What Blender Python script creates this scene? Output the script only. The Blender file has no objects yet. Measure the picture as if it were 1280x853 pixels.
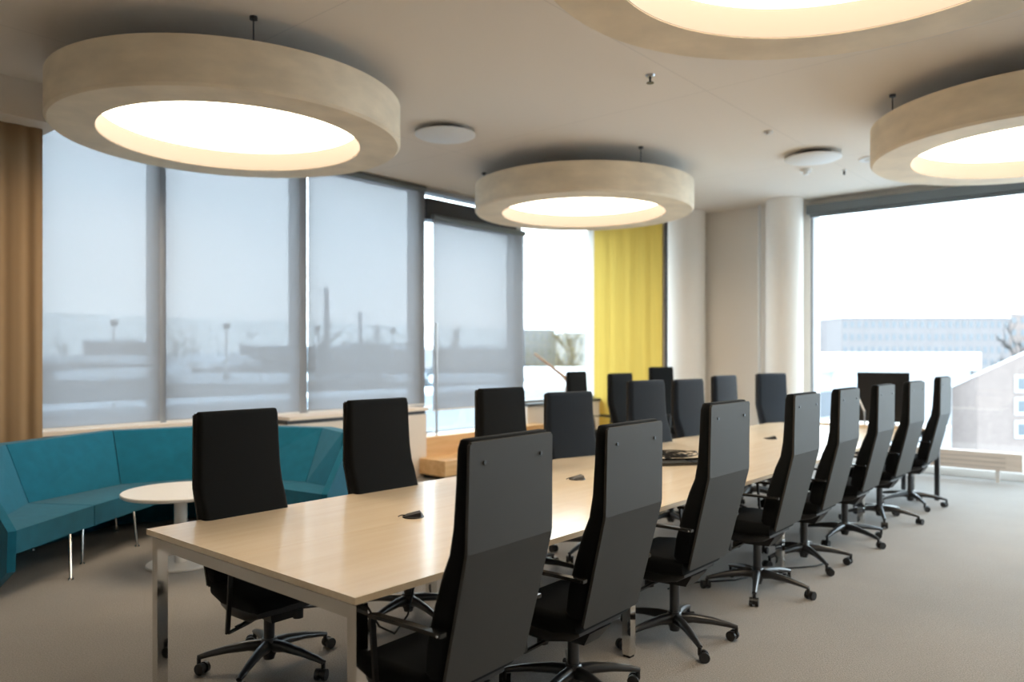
import bpy, bmesh, math, random
from math import sin, cos, pi, radians as R
from mathutils import Vector, Matrix
random.seed(7)
scene = bpy.context.scene
COL = scene.collection

# ------------------------------------------------------------------ camera
F_PX, CAM_H, YAW = 965.0, 1.566, R(40.7)
cd = bpy.data.cameras.new('camera')
cd.sensor_width = 36.0
cd.lens = 36.0 * F_PX / 1280.0
cd.shift_y = 15.5 / 1280.0
cd.dof.use_dof = True
cd.dof.focus_distance = 3.5
cd.dof.aperture_fstop = 1.5
cd.clip_end = 4000
cam = bpy.data.objects.new('camera', cd)
COL.objects.link(cam)
cam.location = (0, 0, CAM_H)
cam.rotation_euler = (pi / 2, 0, YAW - pi / 2)
scene.camera = cam

CEIL = 3.78
XW, YW = 11.3, 7.62           # right window wall, left window wall (glass planes)

def Xat(u, Y):                # X where the column u of the photo meets the plane Y
    t = (u - 640) / F_PX
    return Y * (cos(YAW) + sin(YAW) * t) / (sin(YAW) - cos(YAW) * t)

# ------------------------------------------------------------------ materials
def new_mat(name):
    m = bpy.data.materials.new(name); m.use_nodes = True
    return m, m.node_tree.nodes, m.node_tree.links

def mat(name, col, rough=.5, metal=0, spec=.5, bump=0, bscale=60, vary=0, vscale=8, sheen=0, coat=0, coat_r=.1, stretch=None, emis=None, sub=0):
    m, n, l = new_mat(name)
    b = n['Principled BSDF']
    b.inputs['Base Color'].default_value = (*col, 1)
    b.inputs['Roughness'].default_value = rough
    b.inputs['Metallic'].default_value = metal
    b.inputs['Specular IOR Level'].default_value = spec
    b.inputs['Sheen Weight'].default_value = sheen
    b.inputs['Sheen Roughness'].default_value = .5
    b.inputs['Coat Weight'].default_value = coat
    b.inputs['Coat Roughness'].default_value = coat_r
    tc = n.new('ShaderNodeTexCoord'); mp = n.new('ShaderNodeMapping')
    l.new(tc.outputs['Object'], mp.inputs['Vector'])
    if stretch: mp.inputs['Scale'].default_value = stretch
    if vary:
        t = n.new('ShaderNodeTexNoise'); t.inputs['Scale'].default_value = vscale; t.inputs['Detail'].default_value = 6
        l.new(mp.outputs[0], t.inputs['Vector'])
        mx = n.new('ShaderNodeMix'); mx.data_type = 'RGBA'
        mr = n.new('ShaderNodeMapRange'); mr.inputs['From Min'].default_value = .3; mr.inputs['From Max'].default_value = .7
        l.new(t.outputs['Fac'], mr.inputs['Value']); l.new(mr.outputs[0], mx.inputs['Factor'])
        mx.inputs['A'].default_value = (*[c * (1 - vary) for c in col], 1)
        mx.inputs['B'].default_value = (*[min(1, c * (1 + vary)) for c in col], 1)
        l.new(mx.outputs['Result'], b.inputs['Base Color'])
    if bump:
        t = n.new('ShaderNodeTexNoise'); t.inputs['Scale'].default_value = bscale; t.inputs['Detail'].default_value = 4
        l.new(mp.outputs[0], t.inputs['Vector'])
        bp = n.new('ShaderNodeBump'); bp.inputs['Strength'].default_value = bump; bp.inputs['Distance'].default_value = .004
        l.new(t.outputs['Fac'], bp.inputs['Height']); l.new(bp.outputs[0], b.inputs['Normal'])
    if emis:
        b.inputs['Emission Color'].default_value = (*emis[0], 1); b.inputs['Emission Strength'].default_value = emis[1]
    return m

def glass_mat(name, tint, gloss=.06):
    m, n, l = new_mat(name)
    n.remove(n['Principled BSDF'])
    tr = n.new('ShaderNodeBsdfTransparent'); tr.inputs[0].default_value = (*tint, 1)
    gl = n.new('ShaderNodeBsdfGlossy'); gl.inputs['Roughness'].default_value = .02
    lw = n.new('ShaderNodeLayerWeight'); lw.inputs['Blend'].default_value = .25
    mp = n.new('ShaderNodeMapRange'); mp.inputs['To Min'].default_value = gloss * .5; mp.inputs['To Max'].default_value = gloss * 6
    l.new(lw.outputs['Fresnel'], mp.inputs['Value'])
    mx = n.new('ShaderNodeMixShader'); l.new(mp.outputs[0], mx.inputs[0]); l.new(tr.outputs[0], mx.inputs[1]); l.new(gl.outputs[0], mx.inputs[2])
    l.new(mx.outputs[0], n['Material Output'].inputs['Surface'])
    return m

def screen_mat(name, opening, col, trans):
    m, n, l = new_mat(name)
    n.remove(n['Principled BSDF'])
    tr = n.new('ShaderNodeBsdfTransparent'); tr.inputs[0].default_value = (.95, .965, 1, 1)
    d = n.new('ShaderNodeBsdfDiffuse'); d.inputs[0].default_value = (*col, 1)
    t = n.new('ShaderNodeBsdfTranslucent'); t.inputs[0].default_value = (*col, 1)
    m1 = n.new('ShaderNodeMixShader'); m1.inputs[0].default_value = trans
    l.new(d.outputs[0], m1.inputs[1]); l.new(t.outputs[0], m1.inputs[2])
    m2 = n.new('ShaderNodeMixShader'); m2.inputs[0].default_value = opening
    l.new(m1.outputs[0], m2.inputs[1]); l.new(tr.outputs[0], m2.inputs[2])
    l.new(m2.outputs[0], n['Material Output'].inputs['Surface'])
    return m

def wood_mat(name, c1, c2, rough, axis='x', coat=0, scale=1.0, coat_r=.12):
    m, n, l = new_mat(name)
    b = n['Principled BSDF']; b.inputs['Roughness'].default_value = rough
    b.inputs['Coat Weight'].default_value = coat; b.inputs['Coat Roughness'].default_value = coat_r
    tc = n.new('ShaderNodeTexCoord'); mp = n.new('ShaderNodeMapping')
    s = {'x': (.6, 9, 9), 'y': (9, .6, 9), 'z': (9, 9, .6)}[axis]
    mp.inputs['Scale'].default_value = [k * scale for k in s]
    l.new(tc.outputs['Object'], mp.inputs['Vector'])
    t = n.new('ShaderNodeTexNoise'); t.inputs['Scale'].default_value = 2.2; t.inputs['Detail'].default_value = 8; t.inputs['Distortion'].default_value = .6
    l.new(mp.outputs[0], t.inputs['Vector'])
    mx = n.new('ShaderNodeMix'); mx.data_type = 'RGBA'; mx.inputs['A'].default_value = (*c1, 1); mx.inputs['B'].default_value = (*c2, 1)
    mr = n.new('ShaderNodeMapRange'); mr.inputs['From Min'].default_value = .3; mr.inputs['From Max'].default_value = .7
    l.new(t.outputs['Fac'], mr.inputs['Value']); l.new(mr.outputs[0], mx.inputs['Factor'])
    l.new(mx.outputs['Result'], b.inputs['Base Color'])
    return m

def carpet_mat():
    m, n, l = new_mat('carpet')
    b = n['Principled BSDF']; b.inputs['Roughness'].default_value = .95; b.inputs['Specular IOR Level'].default_value = .2
    b.inputs['Sheen Weight'].default_value = .25; b.inputs['Sheen Roughness'].default_value = .6
    tc = n.new('ShaderNodeTexCoord')
    t = n.new('ShaderNodeTexNoise'); t.inputs['Scale'].default_value = 130; t.inputs['Detail'].default_value = 5
    t2 = n.new('ShaderNodeTexNoise'); t2.inputs['Scale'].default_value = 1.3; t2.inputs['Detail'].default_value = 3
    l.new(tc.outputs['Object'], t.inputs['Vector']); l.new(tc.outputs['Object'], t2.inputs['Vector'])
    a = n.new('ShaderNodeMath'); a.operation = 'MULTIPLY_ADD'; a.inputs[1].default_value = .35
    l.new(t2.outputs['Fac'], a.inputs[0]); l.new(t.outputs['Fac'], a.inputs[2])
    cr = n.new('ShaderNodeValToRGB')
    cr.color_ramp.elements[0].position = .42; cr.color_ramp.elements[0].color = (.170, .150, .130, 1)
    cr.color_ramp.elements[1].position = .92; cr.color_ramp.elements[1].color = (.31, .28, .25, 1)
    l.new(a.outputs[0], cr.inputs[0]); l.new(cr.outputs[0], b.inputs['Base Color'])
    bp = n.new('ShaderNodeBump'); bp.inputs['Strength'].default_value = .5; bp.inputs['Distance'].default_value = .006
    l.new(t.outputs['Fac'], bp.inputs['Height']); l.new(bp.outputs[0], b.inputs['Normal'])
    return m

def ceiling_mat():
    m, n, l = new_mat('ceiling_paint')
    b = n['Principled BSDF']; b.inputs['Roughness'].default_value = .9; b.inputs['Specular IOR Level'].default_value = .2
    tc = n.new('ShaderNodeTexCoord'); mp = n.new('ShaderNodeMapping'); l.new(tc.outputs['Object'], mp.inputs['Vector'])
    br = n.new('ShaderNodeTexBrick'); br.offset = 0
    br.inputs['Scale'].default_value = 1; br.inputs['Brick Width'].default_value = 3.0; br.inputs['Row Height'].default_value = 3.0
    br.inputs['Mortar Size'].default_value = .006; br.inputs['Mortar Smooth'].default_value = .1
    base = (.86, .775, .68)
    for k in ('Color1', 'Color2'): br.inputs[k].default_value = (*base, 1)
    br.inputs['Mortar'].default_value = (*[c * .9 for c in base], 1)
    l.new(mp.outputs[0], br.inputs['Vector']); l.new(br.outputs['Color'], b.inputs['Base Color'])
    return m

def felt_mat():     # streaky cream shade of the ring lamps
    return mat('lamp_shade_felt', (.88, .75, .57), rough=.7, spec=.25, vary=.10, vscale=3.0, bump=.15, bscale=90, stretch=(1, 1, 2.5))

M = {}
M['fabric'] = mat('black_fabric', (.007, .008, .009), rough=.9, spec=.12, sheen=.03, bump=.35, bscale=420)
M['bluelit'] = mat('black_fabric_bluelit', (.010, .016, .026), rough=.85, spec=.2, sheen=.15, bump=.35, bscale=420)  # black chair fabric with bluish window light put into its colour
M['shell'] = mat('grey_black_shell', (.042, .038, .033), rough=.62, spec=.4, bump=.12, bscale=600)
M['black'] = mat('black_plastic', (.012, .012, .013), rough=.4, spec=.5)
M['blackmetal'] = mat('black_metal', (.018, .019, .022), rough=.3, spec=.8)
M['armpad'] = mat('glossy_black_arm', (.018, .018, .018), rough=.22, spec=.7)
M['chrome'] = mat('polished_chrome', (.74, .72, .69), rough=.06, metal=1)
M['steel'] = mat('brushed_steel', (.55, .55, .56), rough=.3, metal=1)
M['maple'] = wood_mat('pale_maple', (.82, .64, .43), (.88, .72, .52), .42, 'x', coat=.55, coat_r=.16)
M['maple_edge'] = wood_mat('maple_edge', (.56, .37, .20), (.66, .46, .26), .5, 'x')
M['oak'] = wood_mat('oak', (.62, .36, .15), (.76, .50, .25), .55, 'x', scale=.8)
M['rail'] = wood_mat('reddish_rail_wood', (.38, .24, .15), (.50, .33, .21), .45, 'y')
M['teal'] = mat('teal_wool', (.003, .125, .205), rough=.85, spec=.2, sheen=.15, bump=.4, bscale=300, vary=.08, vscale=12)
M['white_top'] = mat('white_laminate', (.80, .76, .71), rough=.35)
M['white_metal'] = mat('white_lacquer', (.72, .70, .67), rough=.35)
M['carpet'] = carpet_mat()
M['ceiling'] = ceiling_mat()
M['wall'] = mat('white_wall_paint', (.85, .79, .72), rough=.8, spec=.25, bump=.06, bscale=150)
M['wall_warm'] = mat('cream_wall_panel', (.74, .66, .58), rough=.75, spec=.25, vary=.03, vscale=2)
M['frame'] = mat('dark_grey_window_frame', (.38, .39, .41), rough=.45)
M['frame_dark'] = mat('charcoal_window_frame', (.035, .037, .042), rough=.4)
M['glass'] = glass_mat('window_glass', (.95, .985, .99))
M['rail_glass'] = glass_mat('balustrade_glass', (.86, .90, .92))
M['screen'] = screen_mat('grey_screen_fabric', .222, (.36, .35, .35), .56)
M['sill'] = mat('pale_sill_board', (.78, .66, .55), rough=.5)
M['brown'] = mat('brown_curtain_cloth', (.29, .185, .10), rough=.9, spec=.15, sheen=.1, bump=.4, bscale=250)
M['yellow'] = mat('yellow_curtain_cloth', (.72, .50, .10), rough=.85, spec=.2, bump=.3, bscale=220, vary=.04, vscale=20, stretch=(1, 1, .05))
M['felt'] = felt_mat()
M['felt_in'] = mat('lamp_inner_lining', (.29, .25, .225), rough=.7, spec=.2)
M['lightpanel'] = mat('lamp_light_panel', (.9, .88, .84), rough=.6, emis=((1.0, .83, .61), 4.6))
M['white'] = mat('matt_white', (.82, .81, .79), rough=.5)
M['darkgap'] = mat('gap_shade_and_seam', (.03, .03, .03), rough=.8)  # near-black: shade of gaps put into the colour, plus the curtain seam
M['screen_black'] = mat('monitor_black', (.008, .008, .009), rough=.28)
M['box'] = mat('blind_cassette_grey', (.16, .18, .19), rough=.45)
M['snow'] = mat('snow', (.80, .82, .84), rough=.8)
M['snow_ground'] = mat('snowy_ground', (.45, .47, .49), rough=.9, vary=.35, vscale=.02)
M['deck'] = mat('wet_roof_felt', (.055, .06, .07), rough=.6, vary=.12, vscale=.6)
M['convector'] = wood_mat('pale_convector_slat', (.60, .53, .47), (.68, .61, .55), .6, 'y')
M['cable'] = mat('black_cable', (.01, .01, .01), rough=.5)
M['trunk'] = mat('bare_twig', (.07, .062, .058), rough=.9, vary=.2, vscale=3)
M['brick'] = mat('pale_brick', (.185, .143, .125), rough=.9, vary=.06, vscale=3)
M['brick_red'] = mat('rusty_brick', (.15, .115, .108), rough=.9, vary=.1, vscale=2)
M['plaster'] = mat('white_plaster', (.45, .45, .45), rough=.9)
M['plaster_g'] = mat('grey_plaster', (.13, .135, .145), rough=.9, vary=.06, vscale=.5)
M['plaster_b'] = mat('beige_plaster', (.23, .215, .205), rough=.9, vary=.05, vscale=.5)
M['facade_pink'] = mat('pinkish_facade', (.155, .135, .13), rough=.9, vary=.05, vscale=.5)
M['pane'] = mat('far_window_pane', (.09, .10, .11), rough=.2)

# ------------------------------------------------------------------ mesh helpers
def link(name, bm, m, parent=None, smooth=None, bevel=0, seg=2):
    if bevel:
        es = [e for e in bm.edges if len(e.link_faces) == 2 and e.calc_face_angle(0) > .5]
        bmesh.ops.bevel(bm, geom=es, offset=bevel, segments=seg, affect='EDGES', profile=.5, clamp_overlap=True)
    bmesh.ops.recalc_face_normals(bm, faces=bm.faces)
    me = bpy.data.meshes.new(name)
    bm.to_mesh(me); bm.free()
    ms = m if isinstance(m, (list, tuple)) else [m]
    for k in ms: me.materials.append(k)
    if smooth is not None:
        for p in me.polygons: p.use_smooth = True
        me.set_sharp_from_angle(angle=smooth)
    o = bpy.data.objects.new(name, me)
    COL.objects.link(o)
    if parent: o.parent = parent
    return o

def box(bm, x0, x1, y0, y1, z0, z1, mi=0):
    vs = [bm.verts.new(p) for p in ((x0, y0, z0), (x1, y0, z0), (x1, y1, z0), (x0, y1, z0), (x0, y0, z1), (x1, y0, z1), (x1, y1, z1), (x0, y1, z1))]
    for f in ((0, 3, 2, 1), (4, 5, 6, 7), (0, 1, 5, 4), (1, 2, 6, 5), (2, 3, 7, 6), (3, 0, 4, 7)):
        fc = bm.faces.new([vs[i] for i in f]); fc.material_index = mi
    return bm

def B(*a, **k): return box(bmesh.new(), *a, **k)

def prism(bm, pts, z0, z1):
    a = [bm.verts.new((p[0], p[1], z0)) for p in pts]; b = [bm.verts.new((p[0], p[1], z1)) for p in pts]
    n = len(pts)
    bm.faces.new(list(reversed(a))); bm.faces.new(b)
    for i in range(n): bm.faces.new([a[i], a[(i + 1) % n], b[(i + 1) % n], b[i]])
    return bm

def hexa(bm, lo, hi):
    """solid between two quads given as 3-D corner loops"""
    a = [bm.verts.new(p) for p in lo]; b = [bm.verts.new(p) for p in hi]
    n = len(a)
    bm.faces.new(list(reversed(a))); bm.faces.new(b)
    for i in range(n): bm.faces.new([a[i], a[(i + 1) % n], b[(i + 1) % n], b[i]])
    return bm

def lathe(bm, prof, n=32, c=(0, 0, 0), closed=False):
    rings = []
    for r, z in prof:
        if r < 1e-6: rings.append([bm.verts.new((c[0], c[1], c[2] + z))])
        else: rings.append([bm.verts.new((c[0] + r * cos(2 * pi * i / n), c[1] + r * sin(2 * pi * i / n), c[2] + z)) for i in range(n)])
    k = len(rings)
    for j in range(k if closed else k - 1):
        A, Bq = rings[j], rings[(j + 1) % k]
        for i in range(n):
            i2 = (i + 1) % n
            if len(A) == 1 and len(Bq) == 1: continue
            if len(A) == 1: bm.faces.new([A[0], Bq[i2], Bq[i]])
            elif len(Bq) == 1: bm.faces.new([A[i], A[i2], Bq[0]])
            else: bm.faces.new([A[i], A[i2], Bq[i2], Bq[i]])
    return bm

def tube(bm, pts, r, n=8, rz=None):
    """tube along a polyline; r number or list; rz = second radius (vertical) for flat bars"""
    pts = [Vector(p) for p in pts]
    rs = r if isinstance(r, (list, tuple)) else [r] * len(pts)
    rings = []; up = Vector((0, 0, 1))
    for i, p in enumerate(pts):
        t = (pts[min(i + 1, len(pts) - 1)] - pts[max(i - 1, 0)]).normalized()
        s = t.cross(up)
        if s.length < .05: s = Vector((1, 0, 0)) if abs(t.x) < .9 else Vector((0, 1, 0))
        s.normalize(); w = s.cross(t).normalized()
        q = rz[i] if isinstance(rz, (list, tuple)) else (rz if rz else rs[i])
        rings.append([bm.verts.new(p + s * rs[i] * cos(2 * pi * k / n + pi / n) + w * q * sin(2 * pi * k / n + pi / n)) for k in range(n)])
    for a, b in zip(rings, rings[1:]):
        for k in range(n): bm.faces.new([a[k], a[(k + 1) % n], b[(k + 1) % n], b[k]])
    bm.faces.new(list(reversed(rings[0]))); bm.faces.new(rings[-1])
    return bm

def cyl(bm, p0, p1, r, n=16):
    return tube(bm, [p0, p1], r, n)

def rrect(hw, ht, rad, k=4):
    """rounded rectangle loop in (u, w)"""
    out = []
    rad = min(rad, hw * .98, ht * .98)
    for cx, cy, a0 in ((hw - rad, ht - rad, 0), (-hw + rad, ht - rad, pi / 2), (-hw + rad, -ht + rad, pi), (hw - rad, -ht + rad, 1.5 * pi)):
        for i in range(k + 1):
            a = a0 + pi / 2 * i / k
            out.append((cx + rad * cos(a), cy + rad * sin(a)))
    return out

def loft(bm, st, rad):
    """st: list of (y, z, half_width, half_thick, normal angle) in the yz plane, section across x"""
    rings = []
    for y, z, hw, ht, a in st:
        ny, nz = cos(a), sin(a)
        rings.append([bm.verts.new((u, y + ny * w, z + nz * w)) for u, w in rrect(hw, ht, rad)])
    n = len(rings[0])
    for a, b in zip(rings, rings[1:]):
        for k in range(n): bm.faces.new([a[k], a[(k + 1) % n], b[(k + 1) % n], b[k]])
    bm.faces.new(list(reversed(rings[0]))); bm.faces.new(rings[-1])
    return bm

def empty(name, loc=(0, 0, 0), rz=0):
    o = bpy.data.objects.new(name, None); COL.objects.link(o)
    o.location = loc; o.rotation_euler = (0, 0, rz); o.empty_display_size = .2
    return o

def tag(o, label=None, cat=None, group=None, kind=None):
    if label: o['label'] = label
    if cat: o['category'] = cat
    if group: o['group'] = group
    if kind: o['kind'] = kind
    return o

def struct(name, bm, m, **k):
    return tag(link(name, bm, m, **k), kind='structure')

def kids(o): return [c for c in list(bpy.data.objects) if c.parent == o]

def copy_tree(o, parent=None):
    c = o.copy(); COL.objects.link(c); c.parent = parent
    for ch in o.children: copy_tree(ch, c)
    return c

# ------------------------------------------------------------------ room shell
X0, Y0 = -3.2, -4.2
struct('floor', B(X0, XW + .4, Y0, YW + .35, -.25, 0), M['carpet'])
struct('ceiling', B(X0, XW + .4, Y0, YW + .35, CEIL, CEIL + .3), M['ceiling'])
struct('wall_back', B(X0 - .2, X0, Y0, YW + .35, -.25, CEIL + .3), M['wall'])
bm = B(X0, 7.4, Y0 - .2, Y0, -.25, CEIL + .3); box(bm, 10.6, XW + .4, Y0 - .2, Y0, -.25, CEIL + .3)
box(bm, 7.4, 10.6, Y0 - .2, Y0, -.25, .5); box(bm, 7.4, 10.6, Y0 - .2, Y0, 3.5, CEIL + .3)  # opening for the added daylight windows
struct('wall_near', bm, M['wall'])

# window wall on the left (plane Y = YW): low wall under the sills, upper head band
XC = Xat(57, 7.5)
YL = 7.45
XDOOR0 = Xat(533, 7.2); XDOOR1 = Xat(656, 7.5)
struct('wall_left', B(X0, XC - .25, 7.50, YW + .35, 0, CEIL), M['wall'])
bm = B(XC - .25, 4.7, YL, YW + .1, 0, .80); box(bm, 4.7, XDOOR0, 7.2, YW + .1, 0, .80)
struct('wall_window_left', bm, M['wall_warm'])
struct('wall_window_centre', B(XDOOR1, XW, 7.45, YW + .1, 0, .76), M['wall_warm'])
bm = B(XC - .25, 4.7, YL - .03, YW + .1, .845, .88); box(bm, 4.7, XDOOR0 + .01, 7.17, YW + .1, .845, .88)
struct('trim_1', bm, M['sill'], bevel=.004)
bm = B(XC - .25, 4.7, YL + .02, YW + .1, .80, .845); box(bm, 4.7, XDOOR0, 7.22, YW + .1, .80, .845)
struct('trim_2', bm, M['frame_dark'])  # charcoal strip puts the shade of the gap under the sill into colour
struct('trim_3', B(XDOOR1, XW - .3, 7.42, YW + .1, .76, .80), M['frame_dark'])
# bulkhead above the brown curtain
struct('trim_4', B(X0, XC - .02, 7.05, 7.62, 3.47, CEIL), M['ceiling'])

# mullions and window units
def window_unit(name, x0, x1, z0, z1, extra=None, fm='frame', mull=.06, left=True, right=True):
    bm = bmesh.new()
    yf0, yf1 = YW - .02, YW + .12
    if left: box(bm, x0, x0 + mull, yf0, yf1, z0, z1)
    if right: box(bm, x1 - mull, x1, yf0, yf1, z0, z1)
    box(bm, x0 + mull, x1 - mull, yf0, yf1, z0, z0 + .06)
    box(bm, x0 + mull, x1 - mull, yf0, yf1, z1 - .05, z1)
    w = struct(name, bm, M[fm])
    g = link('pane', B(x0 + mull, x1 - mull, YW + .04, YW + .052, z0 + .06, z1 - .05), M['glass'], w)
    return w
m1, m2, m3 = (Xat(192, YW) + Xat(202, YW)) / 2, Xat(375, YW), Xat(522, YW)
m4, m5 = Xat(646, YW), Xat(742, YW)
window_unit('window_1', XC - .1, m1, .86, CEIL)
window_unit('window_2', m1, m2, .86, CEIL, mull=.075)
window_unit('window_3', m2, m3, .86, CEIL, mull=.08)
w4 = window_unit('window_4', m3, m4, .44, CEIL, fm='frame', mull=.10)
struct('trim_5', B(m3 + .10, m4 - .10, YW - .08, YW + .14, 3.36, 3.64), M['frame_dark'])
window_unit('window_5', m4, m5 + .3, .78, CEIL, mull=.09)
struct('trim_6', B(XDOOR0, XDOOR1, 7.45, YW + .1, 0, .50), M['wall_warm'])

# right window wall (plane X = XW)
YR1 = 4.02
struct('wall_right', B(XW, XW + .4, YR1, YW + .35, 0, CEIL), M['wall'])
struct('wall_right_end', B(XW, XW + .4, Y0, -3.4, 0, CEIL), M['wall'])
struct('trim_7', B(XW - .12, XW + .25, -3.4, YR1, 0, .10), M['white'])
struct('trim_8', B(XW + .02, XW + .4, -3.4, YR1, 3.66, CEIL), M['ceiling'])
ys = [YR1, .55, -2.9 + -.5]
for i in range(2):
    a, b = ys[i], ys[i + 1]
    bm = B(XW + .02, XW + .16, a - .04, a, .10, 3.66)
    box(bm, XW + .02, XW + .16, b, b + .07, .10, 3.66)
    box(bm, XW + .02, XW + .16, b + .07, a - .04, .10, .16); box(bm, XW + .02, XW + .16, b + .07, a - .04, 3.60, 3.66)
    w = struct('window_%d' % (6 + i), bm, M['frame'])
    link('pane', B(XW + .08, XW + .092, b + .07, a - .04, .16, 3.60), M['glass'], w)

for i in range(2):  # unseen windows added behind the camera to bring daylight to the near chairs
    a, b = 7.4 + 1.6 * i, 7.4 + 1.6 * (i + 1)
    bm = B(a, a + .07, Y0 - .14, Y0, .5, 3.5); box(bm, b - .07, b, Y0 - .14, Y0, .5, 3.5)
    box(bm, a + .07, b - .07, Y0 - .14, Y0, .5, .57); box(bm, a + .07, b - .07, Y0 - .14, Y0, 3.43, 3.5)
    w = struct('window_%d' % (8 + i), bm, M['frame'])
    link('pane', B(a + .07, b - .07, Y0 - .08, Y0 - .068, .57, 3.43), M['glass'], w)

# round columns and service pipe against the right wall
def column(name, x, y, r):
    bm = lathe(bmesh.new(), [(0, 0), (r, 0), (r, CEIL), (0, CEIL)], 48, (x, y, 0))
    return struct(name, bm, M['wall'], smooth=R(40))
column('column_left', 11.02, 5.85, .29)
column('column_right', 11.02, 4.29, .255)
p = tag(link('heating_pipe', lathe(bmesh.new(), [(0, 0), (.022, 0), (.022, CEIL), (0, CEIL)], 16, (11.16, 4.72, 0)), M['white'], smooth=R(40)),
        'thin white vertical pipe beside the right round column', 'pipe')

# roller blind cassette over the right window
t = empty('roller_blind', (XW - .09, .3, 3.56))
tag(t, 'grey roller blind cassette, rolled up above the large right window', 'blind')
bm = bmesh.new()
box(bm, -.07, .08, -3.6, 3.72, 0, .13); link('cassette', bm, M['box'], t, bevel=.02, seg=3)
bm = bmesh.new(); box(bm, -.035, .035, -3.55, 3.68, -.045, -.003); link('bottom_bar', bm, M['box'], t, bevel=.012, seg=3)
# pull-down guide wires are too thin to show

# ------------------------------------------------------------------ left blinds (grey see-through screens)
def blind(x0, x1, z0, y, label, top=CEIL):
    t = empty('screen_blind', ((x0 + x1) / 2, y, z0)); tag(t, label, 'blind', None)
    hw = (x1 - x0) / 2
    link('fabric', B(-hw, hw, -.0006, .0006, .02, top - z0 - .06), M['screen'], t)
    link('hem_bar', B(-hw, hw, -.008, .008, 0, .02), M['white_metal'], t, bevel=.003)
    link('roller', cyl(bmesh.new(), (-hw, .0, top - z0 - .045), (hw, .0, top - z0 - .045), .04, 20), M['box'], t, smooth=R(40))
yb = 7.53
blind(XC - .35, Xat(200, yb), .885, yb, 'grey see-through blind lowered in the window beside the brown curtain')
blind(Xat(207.5, yb), Xat(374, yb), .885, yb, 'grey see-through blind lowered in the window directly behind the teal sofa')
blind(Xat(385, yb), Xat(531, yb), .885, yb, 'grey see-through blind lowered in the window with the chimneys behind')
blind(Xat(541, yb - .06), Xat(655, yb - .06), .80, yb - .06, 'grey see-through blind lowered over the narrow terrace door window', 3.42)

# ------------------------------------------------------------------ curtains
def curtain(name, x0, y0, x1, y1, z0, z1, amp, waves, m, parent=None, th=.012, ph=0):
    bm = bmesh.new(); n = waves * 10
    d = Vector((x1 - x0, y1 - y0, 0)); L = d.length; d.normalize(); nn = Vector((-d.y, d.x, 0))
    cols = []
    for i in range(n + 1):
        s = i / n
        off = amp * sin(2 * pi * waves * s + ph) + amp * .35 * sin(2 * pi * waves * 1.7 * s + 1)
        row = []
        for z, k in ((z0, 1.0), ((z0 + z1) / 2, .95), (z1, .6)):
            c = Vector((x0, y0, z)) + d * (s * L) + nn * off * k
            row.append((bm.verts.new(c - nn * th / 2), bm.verts.new(c + nn * th / 2)))
        cols.append(row)
    for a, b in zip(cols, cols[1:]):
        for j in range(2):
            for s in (0, 1):
                bm.faces.new([a[j][s], b[j][s], b[j + 1][s], a[j + 1][s]])
        bm.faces.new([a[0][0], a[0][1], b[0][1], b[0][0]]); bm.faces.new([a[2][0], a[2][1], b[2][1], b[2][0]])
    for c in (cols[0], cols[-1]):
        for j in range(2): bm.faces.new([c[j][0], c[j][1], c[j + 1][1], c[j + 1][0]])
    return link(name, bm, m, parent, smooth=R(50))
xr = Xat(53, 7.3)
o = curtain('brown_curtain', 1.0, 7.30, xr, 7.30,   .02, 3.47, .012, 9, M['brown'])
tag(o, 'brown floor-length curtain hanging behind the left end of the sofa', 'curtain')

# yellow curtain in the corner, with its lower band
XY = 10.95
t = empty('yellow_curtain', (XY, 6.9, 0)); tag(t, 'tall yellow fabric panel hanging in the corner beside the clear window', 'curtain')
o = curtain('upper_fabric', 0, .66, 0, -.66, .53, CEIL - .03, .004, 5, M['yellow'], t, th=.02)
o = curtain('lower_fabric', 0, .66, 0, -.66, .02, .50, .003, 5, M['yellow'], t, th=.03)
link('seam_strip', B(-.002, .012, -.66, .66, .498, .533), M['darkgap'], t)
struct('trim_9', B(XY + .03, XW, 6.17, 6.21, 0, CEIL), M['frame_dark'])  # charcoal strip gives the gap beside the curtain its shade as colour
struct('wall_right_corner', B(XY + .06, XW, 6.21, YW + .1, 0, CEIL), M['wall'])

# ------------------------------------------------------------------ ring lamps
LR, LH, LZ = 1.31, .325, 3.26
def ring_lamp():
    t = empty('ring_lamp', (0, 0, LZ))
    ri = LR * .752
    bm = lathe(bmesh.new(), [(ri, 0), (LR - .02, 0), (LR, .02), (LR, LH), (LR - .02, LH), (LR - .02, .03), (ri + .02, .03), (ri + .02, LH), (ri, LH)][:], 128, closed=True)
    link('shade', bm, M['felt'], t, smooth=R(35))
    bm = lathe(bmesh.new(), [(ri - .004, .004), (ri - .001, .004), (ri - .001, LH - .01), (ri - .004, LH - .01)], 128, closed=True)
    link('inner_lining', bm, M['felt_in'], t, smooth=R(35))
    bm = lathe(bmesh.new(), [(0, .155), (ri - .012, .155), (ri - .012, .18), (0, .18)], 96)
    link('light_panel', bm, M['lightpanel'], t, smooth=R(35))
    bm = lathe(bmesh.new(), [(0, LH - .012), (LR - .021, LH - .012), (LR - .021, LH - .002), (0, LH - .002)], 96)
    link('top_plate', bm, M['white_metal'], t, smooth=R(35))
    for k, dg in enumerate((246, 126, 6)):
        x, y = (LR - .10) * cos(R(dg)), (LR - .10) * sin(R(dg))
        bm = cyl(bmesh.new(), (x, y, LH - .005), (x, y, CEIL - LZ - .002), .005, 10)
        lathe(bm, [(0, 0), (.022, 0), (.022, .035), (0, .035)], 16, (x, y, LH))
        lathe(bm, [(0, 0), (.026, 0), (.026, .02), (0, .02)], 16, (x, y, CEIL - LZ - .02))
        link('suspension_rod', bm, M['blackmetal'], t, smooth=R(40))
    return t
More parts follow.
